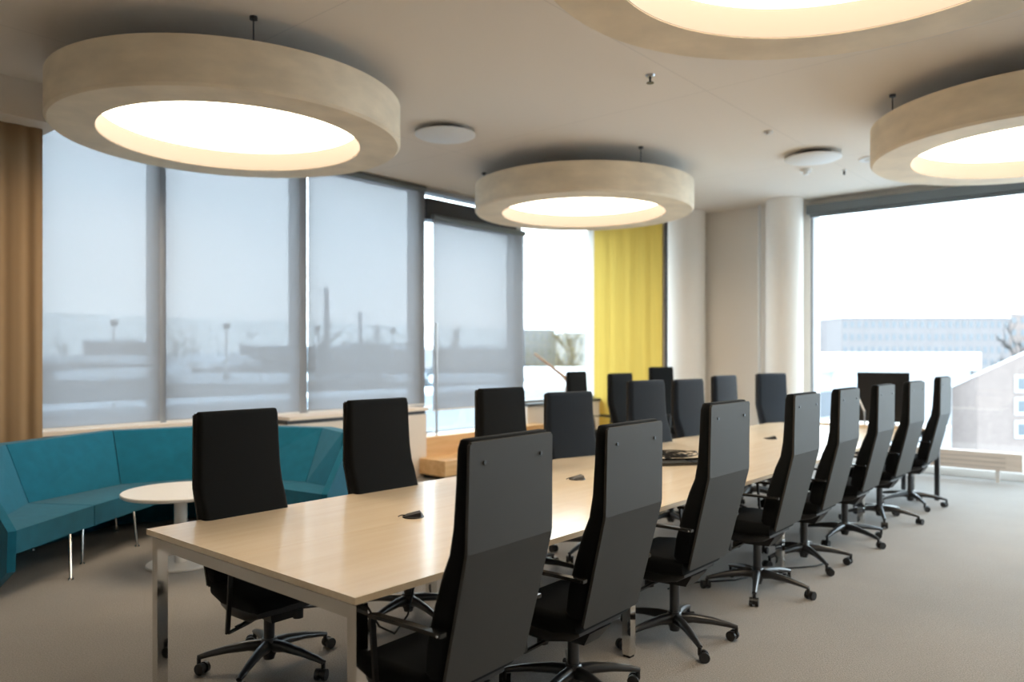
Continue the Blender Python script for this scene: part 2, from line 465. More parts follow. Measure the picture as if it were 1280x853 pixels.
lamps = [((3.23, 5.70), 'large cream ring lamp hanging above the teal sofa and round table'),
         ((7.66, 5.45), 'cream ring lamp hanging in front of the yellow curtain'),
         ((3.30, 1.02), 'cream ring lamp cut off by the top edge of the photo'),
         ((7.84, .86), 'cream ring lamp cut off by the right edge, before the large window')]
l0 = ring_lamp()
for i, ((x, y), lb) in enumerate(lamps):
    o = l0 if i == 0 else copy_tree(l0)
    o.location = (x, y, LZ); tag(o, lb, 'ceiling lamp', 'suspended ring lamps')

# ------------------------------------------------------------------ ceiling devices
def diffuser(x, y, label):
    t = empty('air_diffuser', (x, y, CEIL)); tag(t, label, 'air vent', 'round ceiling air diffusers')
    link('disc', lathe(bmesh.new(), [(0, -.075), (.27, -.07), (.30, -.055), (.295, -.045), (0, -.05)], 48), M['white'], t, smooth=R(50))
    link('neck', lathe(bmesh.new(), [(0, -.05), (.20, -.05), (.20, 0), (0, 0)], 32), M['darkgap'], t, smooth=R(50))  # near-black colour puts shade into the gap above the disc
diffuser(5.36, 5.48, 'white round air diffuser between the two lamps nearest the left windows')
diffuser(8.66, 3.05, 'white round air diffuser above the far end of the table')
def small_disc(name, x, y, r, h, m, label, cat):
    t = empty(name, (x, y, CEIL)); tag(t, label, cat)
    link('base', lathe(bmesh.new(), [(0, -h * .5), (r, -h * .5), (r, 0), (0, 0)], 24), m, t, smooth=R(50))
    link('head', lathe(bmesh.new(), [(0, -h), (r * .45, -h), (r * .6, -h * .5), (0, -h * .5)], 20), m, t, smooth=R(50))
small_disc('smoke_detector', 9.33, 3.37, .065, .07, M['white'], 'small white smoke detector just behind the far round diffuser', 'smoke detector')
small_disc('ceiling_sensor', 7.5, 3.08, .045, .03, M['white_metal'], 'tiny flat white sensor on the ceiling over the table centre', 'sensor')
small_disc('ceiling_speaker', 9.3, 2.62, .13, .03, M['white'], 'small pale round ceiling speaker at the edge of the right lamp', 'speaker')
t = empty('sprinkler', (5.37, 3.17, CEIL)); tag(t, 'dark metal sprinkler head hanging from the ceiling below the top lamp', 'sprinkler')
link('escutcheon', lathe(bmesh.new(), [(0, -.015), (.03, -.015), (.04, 0), (0, 0)], 24), M['steel'], t, smooth=R(40))
link('head', lathe(bmesh.new(), [(0, -.065), (.03, -.065), (.03, -.06), (.008, -.058), (.010, -.015), (0, -.015)], 20), M['blackmetal'], t, smooth=R(40))
t = empty('sprinkler', (9.66, 3.03, CEIL)); tag(t, 'tiny dark sprinkler head beside the smoke detector', 'sprinkler')
link('escutcheon', lathe(bmesh.new(), [(0, -.015), (.02, -.015), (.03, 0), (0, 0)], 24), M['white'], t, smooth=R(40))
link('head', lathe(bmesh.new(), [(0, -.06), (.015, -.06), (.012, -.015), (0, -.015)], 20), M['blackmetal'], t, smooth=R(40))

# ------------------------------------------------------------------ conference table
TX0, TX1, TY0, TY1, TZ = 1.63, 9.12, 2.10, 3.67, .74
t = empty('conference_table', (TX0, (TY0 + TY1) / 2, 0))
tag(t, 'long pale maple conference table on square chrome legs, chairs on both sides', 'table')
hy = (TY1 - TY0) / 2
bays = [0, 1.79, 3.80, 5.67, TX1 - TX0]
for i in range(4):
    for s in (-1, 1):
        a, b = bays[i] + (.0006 if i else 0), bays[i + 1] - .0006
        y0, y1 = (-hy, -.0006) if s < 0 else (.0006, hy)
        o = link('tabletop', B(a, b, y0, y1, TZ - .025, TZ), M['maple'], t, bevel=.0015)
# frame rails
fr = .05
bm = B(.02 + fr, TX1 - TX0 - .03, -.36, -.32, TZ - .085, TZ - .037); link('frame_rail', bm, M['blackmetal'], t)
bm = B(.02 + fr, TX1 - TX0 - .03, .32, .36, TZ - .085, TZ - .037); link('frame_rail', bm, M['blackmetal'], t)
for x in (.02, TX1 - TX0 - .07):
    link('end_rail', B(x, x + fr, -hy + .02 + fr, hy - .02 - fr, TZ - .037 - fr, TZ - .037), M['chrome'], t, bevel=.002)
for x in bays[1:4]:
    link('cross_rail', B(x - .025, x + .025, -hy + .02 + fr, hy - .02 - fr, TZ - .08, TZ - .037), M['blackmetal'], t)
for i, x in enumerate([.02] + [b - .025 for b in bays[1:4]] + [TX1 - TX0 - .07]):
    for s in (-1, 1):
        y0 = -hy + .02 if s < 0 else hy - .02 - fr
        lg = link('leg', B(x, x + fr, y0, y0 + fr, .012, TZ - .037), M['chrome'], t, bevel=.002)
        link('foot', B(x + .005, x + .045, y0 + .005, y0 + .045, 0, .012), M['black'], lg)
        link('spacer', B(x + .012, x + .038, y0 + .012, y0 + .038, TZ - .037, TZ - .025), M['black'], lg)

# desk closing the far end, carrying the monitor
t = empty('end_desk', (9.15, 2.9, 0)); tag(t, 'narrow wooden desk across the far end of the conference table', 'desk')
link('desktop', B(0, .56, -1.0, .28, .735, .762), M['maple'], t, bevel=.002)
link('rail', B(.05, .08, -.9, .2, .68, .735), M['blackmetal'], t)
for x, y in ((.03, -.99), (.49, -.55), (.03, .22), (.49, .22)):
    link('leg', B(x, x + .045, y, y + .045, 0, .735), M['blackmetal'], t, bevel=.003)
# monitor
t = empty('monitor', (9.46, 2.54, .762), R(-75)); tag(t, 'large black square-looking monitor standing on the far end desk', 'monitor')
link('display', B(-.27, .27, -.018, .018, .02, .585), M['screen_black'], t, bevel=.004)
link('base', B(-.13, .13, -.12, .10, 0, .012), M['blackmetal'], t, bevel=.003)
link('neck', B(-.03, .03, .018, .04, .01, .3), M['blackmetal'], t, bevel=.003)
link('strut', tube(bmesh.new(), [(-.29, -.06, .37), (-.19, -.14, .14), (-.19, -.14, .0)], .012, 10), M['steel'], t, smooth=R(50))

# table-top power outlets
def outlet(x, y, label, tilt=0):
    t = empty('power_outlet', (x, y, TZ), tilt); tag(t, label, 'power outlet', 'cable outlets set in the tabletop')
    link('base', lathe(bmesh.new(), [(0, 0), (.055, 0), (.052, .006), (0, .006)], 28), M['black'], t, smooth=R(40))
    bm = bmesh.new()
    hexa(bm, [(-.045, -.03, .006), (.045, -.03, .006), (.045, .035, .006), (-.045, .035, .006)], [(-.02, -.015, .014), (.04, -.02, .026), (.03, .02, .03), (-.03, .02, .014)])
    link('lid', bm, M['black'], t, bevel=.003)
    link('cable_tail', tube(bmesh.new(), [(-.04, 0, .009), (-.06, -.004, .010), (-.075, -.012, .004)], .0025, 6), M['cable'], t, smooth=R(60))
outlet(2.63, 2.92, 'black cable outlet with raised lid on the nearest stretch of tabletop', R(-50))
outlet(4.12, 2.98, 'black cable outlet on the tabletop, half hidden by the second near-side chair', R(-40))
outlet(7.28, 2.96, 'black cable outlet on the far stretch of tabletop', R(-60))

# black tray with a tangle of cables
t = empty('cable_tray', (5.22, 2.82, TZ), R(-38)); tag(t, 'flat black tray lying on the middle of the table', 'tray')
bm = B(-.21, .21, -.12, .12, 0, .012); box(bm, -.21, .21, -.12, -.105, .012, .022); box(bm, -.21, .21, .105, .12, .012, .022)
link('tray_body', bm, M['armpad'], t, bevel=.002)
link('keypad', B(-.17, .05, -.08, .06, .012, .018), M['black'], t, bevel=.002)
rnd = random.Random(3)
bm = bmesh.new()
for k in range(7):
    pts = []; r0 = .05 + .018 * k; a0 = rnd.random() * 6; cx, cy = rnd.uniform(-.03, .03), rnd.uniform(-.02, .02)
    for i in range(26):
        a = a0 + i * .36
        pts.append((cx + r0 * 1.25 * cos(a) + rnd.uniform(-.006, .006), cy + r0 * .6 * sin(a), .005 + .028 * (.5 + .5 * sin(a * 1.3 + k)) + .003 * k))
    tube(bm, pts, .0035, 6)
o = link('cable_bundle', bm, M['cable'], None, smooth=R(60)); o.location = (5.28, 2.92, TZ + .022); o.rotation_euler = (0, 0, R(-45))
tag(o, 'loose tangle of thin black cables heaped on the black tray', 'cables')
# cables around the table
bm = tube(bmesh.new(), [(TX0 + .12, TY0 + .12, TZ - .03), (TX0 + .13, TY0 + .10, .66), (TX0 + .17, TY0 + .08, .58), (TX0 + .25, TY0 + .09, .53), (TX0 + .36, TY0 + .14, .56), (TX0 + .45, TY0 + .2, .655)], .004, 8)
tag(link('hanging_cable', bm, M['cable'], smooth=R(60)), 'thin black cable looping down under the near corner of the table', 'cable')
pts = [(4.55 + .12 * k, 2.55 - .05 * k + .05 * sin(k * 1.1), .006) for k in range(12)]
tag(link('floor_cable', tube(bmesh.new(), pts, .006, 8), M['cable'], smooth=R(60)), 'black cable lying on the carpet under the table', 'cable')

# ------------------------------------------------------------------ office chairs
def office_chair(fab):
    t = empty('office_chair')
    # wheeled base
    bm = lathe(bmesh.new(), [(0, .045), (.026, .045), (.030, .06), (.040, .085), (.042, .135), (.034, .150), (0, .150)], 24)
    base = link('base_hub', bm, M['blackmetal'], t, smooth=R(45))
    leg_me = cast_me = None
    for k in range(5):
        a = 2 * pi * k / 5
        if leg_me is None:
            bm = bmesh.new()
            st = []
            tube(bm, [(.02, 0, .112), (.10, 0, .116), (.20, 0, .105), (.29, 0, .088), (.335, 0, .076)],
                 [.030, .026, .021, .017, .014], 8, rz=[.034, .026, .020, .015, .012])
            lg = link('base_leg', bm, M['blackmetal'], t, smooth=R(50))
            leg_me = lg.data
            bm = bmesh.new()
            for s in (-1, 1):
                cyl(bm, (-.022, s * .009, .0275), (-.022, s * .027, .0275), .0272, 20)
            cyl(bm, (-.022, -.009, .030), (-.022, .009, .030), .020, 14)
            cyl(bm, (0, 0, .035), (0, 0, .075), .010, 12)
            bmesh.ops.rotate(bm, verts=bm.verts, cent=(0, 0, 0), matrix=Matrix.Rotation(.5, 3, 'Z'))
            cs = link('caster', bm, M['black'], t, smooth=R(40)); cast_me = cs.data
        else:
            lg = bpy.data.objects.new('base_leg', leg_me); COL.objects.link(lg); lg.parent = t
            cs = bpy.data.objects.new('caster', cast_me); COL.objects.link(cs); cs.parent = t
        lg.rotation_euler = (0, 0, a)
        cs.location = (.33 * cos(a), .33 * sin(a), 0); cs.rotation_euler = (0, 0, a + 1.3 * k)
    bm = lathe(bmesh.new(), [(0, .15), (.027, .15), (.027, .30), (.020, .305), (.020, .385), (0, .385)], 20)
    link('gas_column', bm, M['blackmetal'], t, smooth=R(45))
    # seat mechanism
    bm = hexa(bmesh.new(), [(-.06, -.10, .315), (.06, -.10, .315), (.06, .12, .305), (-.06, .12, .305)],
              [(-.09, -.15, .385), (.09, -.15, .385), (.09, .15, .385), (-.09, .15, .385)])
    link('mechanism', bm, M['black'], t, bevel=.01)
    bm = tube(bmesh.new(), [(.08, .05, .335), (.17, .06, .325), (.21, .065, .315)], [.008, .008, .02], 8, rz=[.006, .006, .008])
    link('height_lever', bm, M['black'], t, smooth=R(50))
    link('tension_knob', cyl(bmesh.new(), (-.10, .10, .335), (-.10, .10, .29), .026, 18), M['black'], t, smooth=R(40), bevel=0)
    # seat pan + cushion
    st = [(-.15, .405, .17, .012, pi / 2), (-.11, .395, .20, .026, pi / 2), (0, .385, .215, .038, pi / 2), (.14, .385, .215, .034, pi / 2), (.22, .40, .20, .018, pi / 2)]
    link('seat_pan', loft(bmesh.new(), st, .03), M['black'], t, smooth=R(50))
    st = [(-.175, .455, .20, .028, pi / 2), (-.165, .455, .222, .038, pi / 2), (-.05, .448, .237, .046, pi / 2), (.12, .452, .237, .046, pi / 2),
          (.21, .448, .235, .040, pi / 2 - .3), (.245, .436, .230, .030, pi / 2 - .7), (.258, .42, .218, .018, pi / 2 - 1.1)]
    link('seat_cushion', loft(bmesh.new(), st, .03), fab, t, smooth=R(50))
    # backrest shell: folded plate
    P = [(-.332, 1.306, .228, .018), (-.326, .940, .234, 0), (-.205, .452, .220, .010)]
    bm = bmesh.new()
    th = .012
    n1 = Vector((1, .01)).normalized(); 
    def ring(y, z, w, dy=0, dz=0): return [(-w, y + dy, z + dz), (w, y + dy, z + dz)]
    outer = [ring(*P[0][:3]), ring(*P[1][:3]), ring(*P[2][:3])]
    inner = [ring(P[0][0], P[0][1], P[0][2], th, 0), ring(P[1][0], P[1][1], P[1][2], th, .003), ring(P[2][0], P[2][1], P[2][2], th, .003)]
    ov = [[bm.verts.new(p) for p in r] for r in outer]; iv = [[bm.verts.new(p) for p in r] for r in inner]
    for i in range(2):
        bm.faces.new([ov[i][0], ov[i][1], ov[i + 1][1], ov[i + 1][0]])
        bm.faces.new([iv[i][1], iv[i][0], iv[i + 1][0], iv[i + 1][1]])
        for s in (0, 1):
            bm.faces.new([ov[i][s], ov[i + 1][s], iv[i + 1][s], iv[i][s]])
    bm.faces.new([ov[0][0], iv[0][0], iv[0][1], ov[0][1]]); bm.faces.new([ov[2][0], ov[2][1], iv[2][1], iv[2][0]])
    es = [e for e in bm.edges if abs(e.verts[0].co.x - e.verts[1].co.x) < 1e-5 and abs(e.verts[0].co.z - e.verts[1].co.z) < .004]
    bmesh.ops.bevel(bm, geom=es, offset=.008, segments=3, affect='EDGES', clamp_overlap=True)
    shell = link('backrest_shell', bm, M['shell'], t, smooth=R(10))
    for x in (-.155, .155):
        link('screw', cyl(bmesh.new(), (x, -.3305, 1.235), (x, -.336, 1.235), .007, 12), M['blackmetal'], shell, smooth=R(40))
    # back cushion
    def c(yr, z, thk, hw, ang): return (yr + thk / 2, z, hw, thk / 2, ang)
    st = [c(-.312, 1.315, .030, .216, 0), c(-.3175, 1.310, .046, .2235, 0), c(-.317, 1.28, .056, .2265, 0), c(-.318, 1.15, .062, .229, 0), c(-.319, 1.02, .070, .233, -.02),
          c(-.316, .93, .082, .236, -.06), c(-.298, .86, .096, .236, -.12), c(-.268, .75, .105, .235, -.2), c(-.235, .62, .110, .232, -.22),
          c(-.208, .52, .100, .224, -.2), c(-.202, .485, .08, .214, -.15)]
    link('back_cushion', loft(bmesh.new(), st, .026), fab, t, smooth=R(50))
    # armrests: pad, front strut and lower bar back to the mechanism
    for s in (-1, 1):
        x = s * .262
        bm = tube(bmesh.new(), [(x, -.245, .672), (x, -.10, .672), (x, .09, .668), (x, .12, .663)], [.020, .021, .021, .019], 4, rz=[.010, .010, .010, .008])
        arm = link('armrest', bm, M['armpad'], t, smooth=R(30))
        bm = tube(bmesh.new(), [(x, .105, .665), (x, .085, .45), (x, .07, .30)], [.016, .015, .014], 4, rz=.008)
        link('arm_strut', bm, M['black'], arm)
        bm = tube(bmesh.new(), [(x, .075, .305), (x * .6, .06, .318), (s * .06, .04, .335)], .013, 6, rz=.008)
        link('lower_bar', bm, M['black'], arm, smooth=R(50))
        link('pivot_screw', cyl(bmesh.new(), (x * .93, -.235, .672), (x + s * .021, -.235, .672), .0045, 12), M['chrome'], arm, smooth=R(40))
    return t

near = [(2.02, 2.07, 2, -.03, 25), (2.86, 2.09, 1, -.045, 40), (3.80, 2.09, 0, 0, 15), (4.93, 2.10, 1, 0, 55), (5.80, 2.11, 1, 0, 10), (6.74, 2.11, 0, 0, 30), (7.74, 2.11, -2, 0, 60), (8.72, 2.08, 0, .02, 0)]
nl = ['black high-back swivel chair nearest the camera, grey back shell filling the foreground',
      'black high-back swivel chair, second in the near-side row, by the second table leg',
      'black high-back swivel chair, third in the near-side row, beside the cable tray',
      'black high-back swivel chair, fourth in the near-side row, whole wheeled base visible',
      'black high-back swivel chair, fifth in the near-side row',
      'black high-back swivel chair, sixth in the near-side row, in front of the monitor',
      'black high-back swivel chair, seventh in the near-side row, right of the monitor',
      'black high-back swivel chair at the far end of the near-side row, before the large window']
far = [(2.13, 3.43, 180, -.045, 35), (3.06, 3.44, 178, -.03, 10), (4.20, 3.44, 176, .0, 50), (4.96, 3.44, 164, -.06, 20), (6.22, 3.46, 168, 0, 0), (7.08, 3.47, 171, -.01, 33), (7.94, 3.47, 176, .01, 15), (9.05, 3.45, 158, .01, 48)]
fl = ['black high-back chair facing the camera at the near left corner of the table',
      'black high-back chair across the table, directly right of the teal sofa end',
      'black high-back chair across the table, in front of the oak steps',
      'dark high-back chair turned slightly left, in front of the handrail post',
      'black high-back chair across the table, in front of the yellow curtain',
      'black high-back chair across the table, before the left round column',
      'black high-back chair across the table, against the plain recessed wall',
      'black high-back chair farthest along the far side, before the right round column']
back = [(8.88, 6.12, 184, .0, 0), (8.32, 5.06, 176, 0, 20), (9.63, 5.25, 168, .06, 50)]
bl = ['black high-back chair standing apart under the clear window, beside the handrail',
      'black high-back chair standing apart before the left part of the yellow curtain',
      'black high-back chair standing apart at the right edge of the yellow curtain']
LOW = ('base_hub', 'base_leg', 'caster', 'gas_column')
protoB = office_chair(M['fabric']); protoN = None
def place(proto, x, y, deg, dz, base, label, group, use):
    o = proto if use else copy_tree(proto)
    o.location = (x, y, 0); o.rotation_euler = (0, 0, R(deg))
    for ch in o.children:
        nm = ch.name.split('.')[0]
        if nm in LOW[:3]:
            if nm != 'base_hub':
                ch.matrix_local = Matrix.Rotation(R(base), 4, 'Z') @ ch.matrix_local
        elif nm != 'gas_column':
            ch.location.z += dz
    tag(o, label, 'chair', group)
    return o
jobs = [(protoB, *n, l, 'office chairs along the near side of the table') for n, l in zip(near, nl)]
jobs += [(protoB, *n, l, 'office chairs along the far side of the table') for n, l in zip(far[:3], fl[:3])]
jobs += [(protoB, *n, l, 'office chairs standing apart by the yellow curtain') for n, l in zip(back, bl)]
trees_made = [copy_tree(protoB) for _ in jobs[1:]]
bpy.context.view_layer.update()
place(*jobs[0], True)
for j, o in zip(jobs[1:], trees_made): place(o, *j[1:], True)
protoN = office_chair(M['bluelit'])  # same black chair, window light tinted into the fabric colour
jobs = [(protoN, *n, l, 'office chairs along the far side of the table') for n, l in zip(far[3:], fl[3:])]
cp = [copy_tree(protoN) for _ in jobs[1:]]
bpy.context.view_layer.update()
place(*jobs[0], True)
for j, o in zip(jobs[1:], cp): place(o, *j[1:], True)

# ------------------------------------------------------------------ teal sofa
Fp = [(1.66, 5.62), (2.34, 6.13), (3.00, 6.58), (3.44, 6.40), (3.62, 5.86), (3.72, 5.20)]
Jp = [(1.74, 6.14), (2.05, 6.60), (2.86, 6.93), (3.68, 6.67), (3.98, 5.82), (3.97, 5.38)]
Tp = [(1.66, 6.30), (1.95, 6.77), (2.92, 7.24), (3.88, 6.90), (4.31, 6.04), (4.17, 5.55)]
Op = [(1.55, 6.38), (1.86, 6.88), (2.92, 7.37), (3.97, 7.00), (4.44, 6.06), (4.29, 5.52)]
t = empty('teal_sofa', (0, 0, 0)); tag(t, 'curved teal upholstered high-back sofa on thin chrome legs below the windows', 'sofa')
SZ, SB, ST = .43, .28, .87
def shrink(a, b, g=.004):
    a, b = Vector(a), Vector(b); d = (b - a).normalized() * g
    return a + d, b - d
for i in range(5):
    f0, f1 = shrink(Fp[i], Fp[i + 1]); j0, j1 = shrink(Jp[i], Jp[i + 1]); t0, t1 = shrink(Tp[i], Tp[i + 1]); o0, o1 = shrink(Op[i], Op[i + 1])
    bm = hexa(bmesh.new(), [(*f0, SB), (*f1, SB), (*o1.lerp(t1, .6), SB), (*o0.lerp(t0, .6), SB)], [(*f0, SZ), (*f1, SZ), (*t1.lerp(j1, .6), SZ), (*t0.lerp(j0, .6), SZ)])
    link('seat', bm, M['teal'], t, bevel=.022, seg=3, smooth=R(40))
    bm = hexa(bmesh.new(), [(*j0, SZ + .001), (*j1, SZ + .001), (*o1, .2), (*o0, .2)], [(*t0, ST), (*t1, ST), (*o1, ST), (*o0, ST)])
    link('backrest', bm, M['teal'], t, bevel=.016, seg=3, smooth=R(40))
    q0, q1 = o0.lerp(t0, .75), o1.lerp(t1, .75)
    link('back_panel', prism(bmesh.new(), [tuple(q0), tuple(q1), tuple(o1), tuple(o0)], .01, .29), M['teal'], t, bevel=.006)
for i, s in ((0, -1), (5, 1)):
    f, tt, o_ = Vector(Fp[i]), Vector(Tp[i]), Vector(Op[i])
    dr = (o_ - f).normalized(); nn = Vector((dr.y, -dr.x))
    other = Vector(Jp[1] if i == 0 else Jp[4])
    if (other - f).dot(nn) > 0: nn = -nn
    prof = [(-.03, .18), (-.045, .44), ((tt - f).length * .82, ST + .004), ((o_ - f).length + .005, ST + .004), ((o_ - f).length + .005, .01), (.22, .01)]
    A = [(*(f + dr * r + nn * .003), z) for r, z in prof]; Bq = [(*(f + dr * r + nn * .055), z) for r, z in prof]
    link('side_panel', hexa(bmesh.new(), A, Bq), M['teal'], t, bevel=.014, seg=3, smooth=R(40))
for tx, ty, fx, fy in ((2.10, 5.93, 2.06, 5.80), (2.30, 6.25, 2.27, 6.17), (2.78, 6.50, 2.77, 6.40), (3.36, 6.49, 3.34, 6.40), (3.62, 5.98, 3.58, 5.94), (3.70, 5.45, 3.66, 5.42),
                       (1.82, 6.52, 1.84, 6.50), (2.15, 6.93, 2.17, 6.90), (2.88, 7.10, 2.88, 7.07), (3.66, 6.90, 3.64, 6.88), (4.2, 6.1, 4.17, 6.1)):
    bm = tube(bmesh.new(), [(tx, ty, SB + .004), (fx, fy, .006)], [.014, .008], 12)
    lathe(bm, [(0, 0), (.020, 0), (.018, .008), (0, .010)], 16, (fx, fy, 0))
    link('leg', bm, M['chrome'], t, smooth=R(50))

# round side table
t = empty('round_table', (2.74, 5.60, 0)); tag(t, 'small round white pedestal table in front of the teal sofa', 'table')
link('tabletop', lathe(bmesh.new(), [(0, .525), (.395, .525), (.405, .532), (.405, .547), (.400, .552), (0, .552)], 64), M['white_top'], t, smooth=R(30))
link('column', lathe(bmesh.new(), [(0, .02), (.045, .02), (.045, .525), (0, .525)], 32), M['white_metal'], t, smooth=R(40))
link('base', lathe(bmesh.new(), [(0, 0), (.235, 0), (.24, .006), (.235, .018), (0, .024)], 48), M['white_metal'], t, smooth=R(30))

# ------------------------------------------------------------------ oak steps, rails
t = empty('oak_steps', (XDOOR0, 7.2, 0)); tag(t, 'oak steps leading up to the terrace door window', 'steps')
xe = XDOOR1 + .15
link('platform', B(.0, xe - XDOOR0, 0, .245, 0, .50), M['oak'], t, bevel=.004)
link('step', B(-.12, xe - XDOOR0, -.46, -.002, .06, .25), M['oak'], t, bevel=.004)
link('underside_shade', B(-.04, xe - XDOOR0, -.40, -.002, 0, .058), M['darkgap'], t)  # near-black block stands in for the shade under the step
xs = Xat(547, 7.3)
t = empty('rail_post', (xs, 7.32, .50)); tag(t, 'slim steel upright standing on the oak platform before the door', 'post')
link('upright', cyl(bmesh.new(), (0, 0, .006), (0, 0, 1.46), .016, 14), M['steel'], t, smooth=R(40))
link('foot', lathe(bmesh.new(), [(0, 0), (.04, 0), (.04, .008), (0, .008)], 20), M['steel'], t, smooth=R(40))
t = empty('handrail', (9.26, 7.5, 0)); tag(t, 'slim wooden handrail sloping down from the window frame beside the steps', 'handrail')
link('rail', tube(bmesh.new(), [(0, 0, 1.56), (.04, -.56, 1.20)], [.02, .027], 8), M['rail'], t, smooth=R(50))
link('post', tube(bmesh.new(), [(.04, -.55, 1.21), (.03, -.60, 1.12), (-.02, -.62, .9), (-.06, -.64, 0)], [.03, .028, .026, .026], 8), M['rail'], t, smooth=R(50))

# convector bench in front of the right window
t = empty('convector_heater', (10.95, 2.6, 0)); tag(t, 'long low pale convector heater on short legs by the large window', 'radiator')
link('casing', B(-.07, .07, -1.22, 1.2, .145, .365), M['convector'], t, bevel=.006)
for k in range(3):
    link('slot', B(-.074, -.069, -1.05, 1.15, .19 + .055 * k, .195 + .055 * k), M['plaster_b'], t)
for y in (-.98, .1, 1.08):
    link('foot', B(-.02, .02, y, y + .04, 0, .145), M['white_metal'], t, bevel=.003)

# ------------------------------------------------------------------ outside: terrace and city
GZ = -22
tag(link('street_ground', B(-900, 1600, -900, 1600, GZ - 2, GZ), M['snow_ground']), kind='structure')
tag(link('terrace_roof', B(-14, 30, YW + .36, 15.5, -.35, .42), M['deck']), kind='structure')
tag(link('terrace_parapet', B(-14, 30, 15.5, 17.6, -.35, .52), M['snow'], bevel=.03), kind='structure')

t = empty('glass_balustrade', (4.85, 12.0, .42)); tag(t, 'glass wind screen with slim knobbed posts along the terrace', 'balustrade')
for k in range(-1, 5):
    x = 1.8 * k
    p = link('post', cyl(bmesh.new(), (x, 0, 0), (x, 0, 1.62), .018, 10), M['steel'], t, smooth=R(40))
    for z in (.75, 1.60):
        link('clamp', lathe(bmesh.new(), [(0, -.05), (.05, -.04), (.06, 0), (.05, .04), (0, .05)], 12, (x, 0, z)), M['frame_dark'], p, smooth=R(50))
    link('glass_panel', B(x + .03, x + 1.77, -.006, .006, .05, 1.72), M['rail_glass'], t)

def place_uv(u, d):
    r = (u - 640) / F_PX * d
    return d * cos(YAW) + r * sin(YAW), d * sin(YAW) - r * cos(YAW)
def building(name, u0, u1, v, d, dep, wall, roofm, rows, cols, label, rot=0, roofh=.8, gable=0, zb=None, win=(.5, .5)):
    z1 = CAM_H - (v - 442) / F_PX * d
    w = (u1 - u0) / F_PX * d
    x, y = place_uv((u0 + u1) / 2, d)
    t = empty(name, (x, y, GZ), YAW - pi / 2 + R(rot)); tag(t, label, 'building')
    H = z1 - GZ
    link('walls', B(-w / 2, w / 2, 0, dep, 0, H - roofh), wall, t)
    bm = bmesh.new()
    e = .3
    if gable:
        hexa(bm, [(-w / 2 - e, -e, H - roofh), (w / 2 + e, -e, H - roofh), (w / 2 + e, dep + e, H - roofh), (-w / 2 - e, dep + e, H - roofh)],
             [(-w / 2 + e, dep * .45, H + gable), (w / 2 - e, dep * .45, H + gable), (w / 2 - e, dep * .55, H + gable), (-w / 2 + e, dep * .55, H + gable)])
    else:
        box(bm, -w / 2 - e, w / 2 + e, -e, dep + e, H - roofh, H)
    link('roof', bm, roofm, t)
    pane = None
    fh = 3.1
    for r in range(rows):
        for c in range(cols):
            cw = w / cols
            if pane is None:
                p = link('window', B(-cw * win[0] / 2, cw * win[0] / 2, -.06, .02, 0, fh * win[1]), M['pane'], t); pane = p.data
            else:
                p = bpy.data.objects.new('window', pane); COL.objects.link(p); p.parent = t
            p.location = (-w / 2 + cw * (c + .5), 0, H - roofh - fh * (r + 1) + .6)
    return t
P = M
building('office_building', 20, 60, 447, 95, 14, P['plaster_b'], P['snow'], 2, 4, 'beige low building at the left edge of the window view')
building('office_building', 74, 152, 464, 70, 14, P['plaster_g'], P['snow'], 3, 9, 'grey block with window bands behind the leftmost window', win=(.8, .5))
building('office_building', 156, 360, 470, 78, 10, P['plaster_b'], P['snow'], 0, 0, 'long low beige wall of a building with snow on top')
building('brick_building', 104, 155, 424, 190, 15, P['brick_red'], P['snow'], 4, 6, 'reddish brick building rising behind the leftmost window')
building('hall_building', 60, 215, 445, 150, 30, P['plaster_g'], P['snow'], 1, 14, 'wide grey hall with a snowy roof seen through the left windows', roofh=1.6)
building('hall_building', 205, 262, 452, 120, 26, P['plaster'], P['snow'], 0, 0, 'white hall with a pitched snowy roof between the first two mullions', roofh=1.0, gable=1.4)
building('factory_building', 300, 420, 432, 420, 40, P['plaster_g'], P['snow'], 2, 16, 'grey factory on the skyline below the tall chimney')
building('office_building', 395, 520, 470, 100, 12, P['plaster_b'], P['snow'], 0, 0, 'low pale building behind the window with the chimneys')
building('factory_building', 430, 500, 428, 460, 40, P['plaster_b'], P['snow'], 2, 10, 'beige factory on the skyline below the short chimneys')
building('brick_building', 490, 640, 432, 160, 16, P['brick_red'], P['snow'], 3, 16, 'long reddish brick block behind the terrace door window')
building('office_building', 540, 650, 470, 90, 12, P['plaster_g'], P['snow'], 1, 10, 'low grey building below the brick block behind the door window')
building('apartment_building', 655, 700, 408, 170, 20, P['plaster_g'], P['snow'], 6, 5, 'grey apartment house behind the clear middle window, left one')
building('apartment_building', 702, 760, 411, 150, 20, P['plaster_b'], P['snow'], 6, 6, 'beige apartment house behind the clear middle window, right one')
building('warehouse_building', 650, 770, 462, 75, 12, P['plaster'], P['snow'], 0, 0, 'low white warehouse at the bottom of the clear middle window')
building('apartment_building', 1052, 1262, 391, 190, 16, P['facade_pink'], P['snow'], 5, 24, 'long four-storey apartment house with snowy roof behind the right window', roofh=1.2, gable=1.2)
building('apartment_building', 1010, 1054, 401, 205, 14, P['brick_red'], P['snow'], 4, 6, 'darker apartment house at the left end of the long one')
building('apartment_building', 1262, 1350, 386, 195, 14, P['brick'], P['snow'], 4, 8, 'pale brick apartment house cut off at the right edge of the view', roofh=1.2, gable=1.5)
building('warehouse_building', 1084, 1213, 441, 36, 12, P['plaster'], P['snow'], 0, 0, 'windowless white block filling the lower part of the right window')
building('warehouse_building', 990, 1083, 445, 40, 12, P['plaster'], P['snow'], 0, 0, 'windowless white block just left of the larger white block')
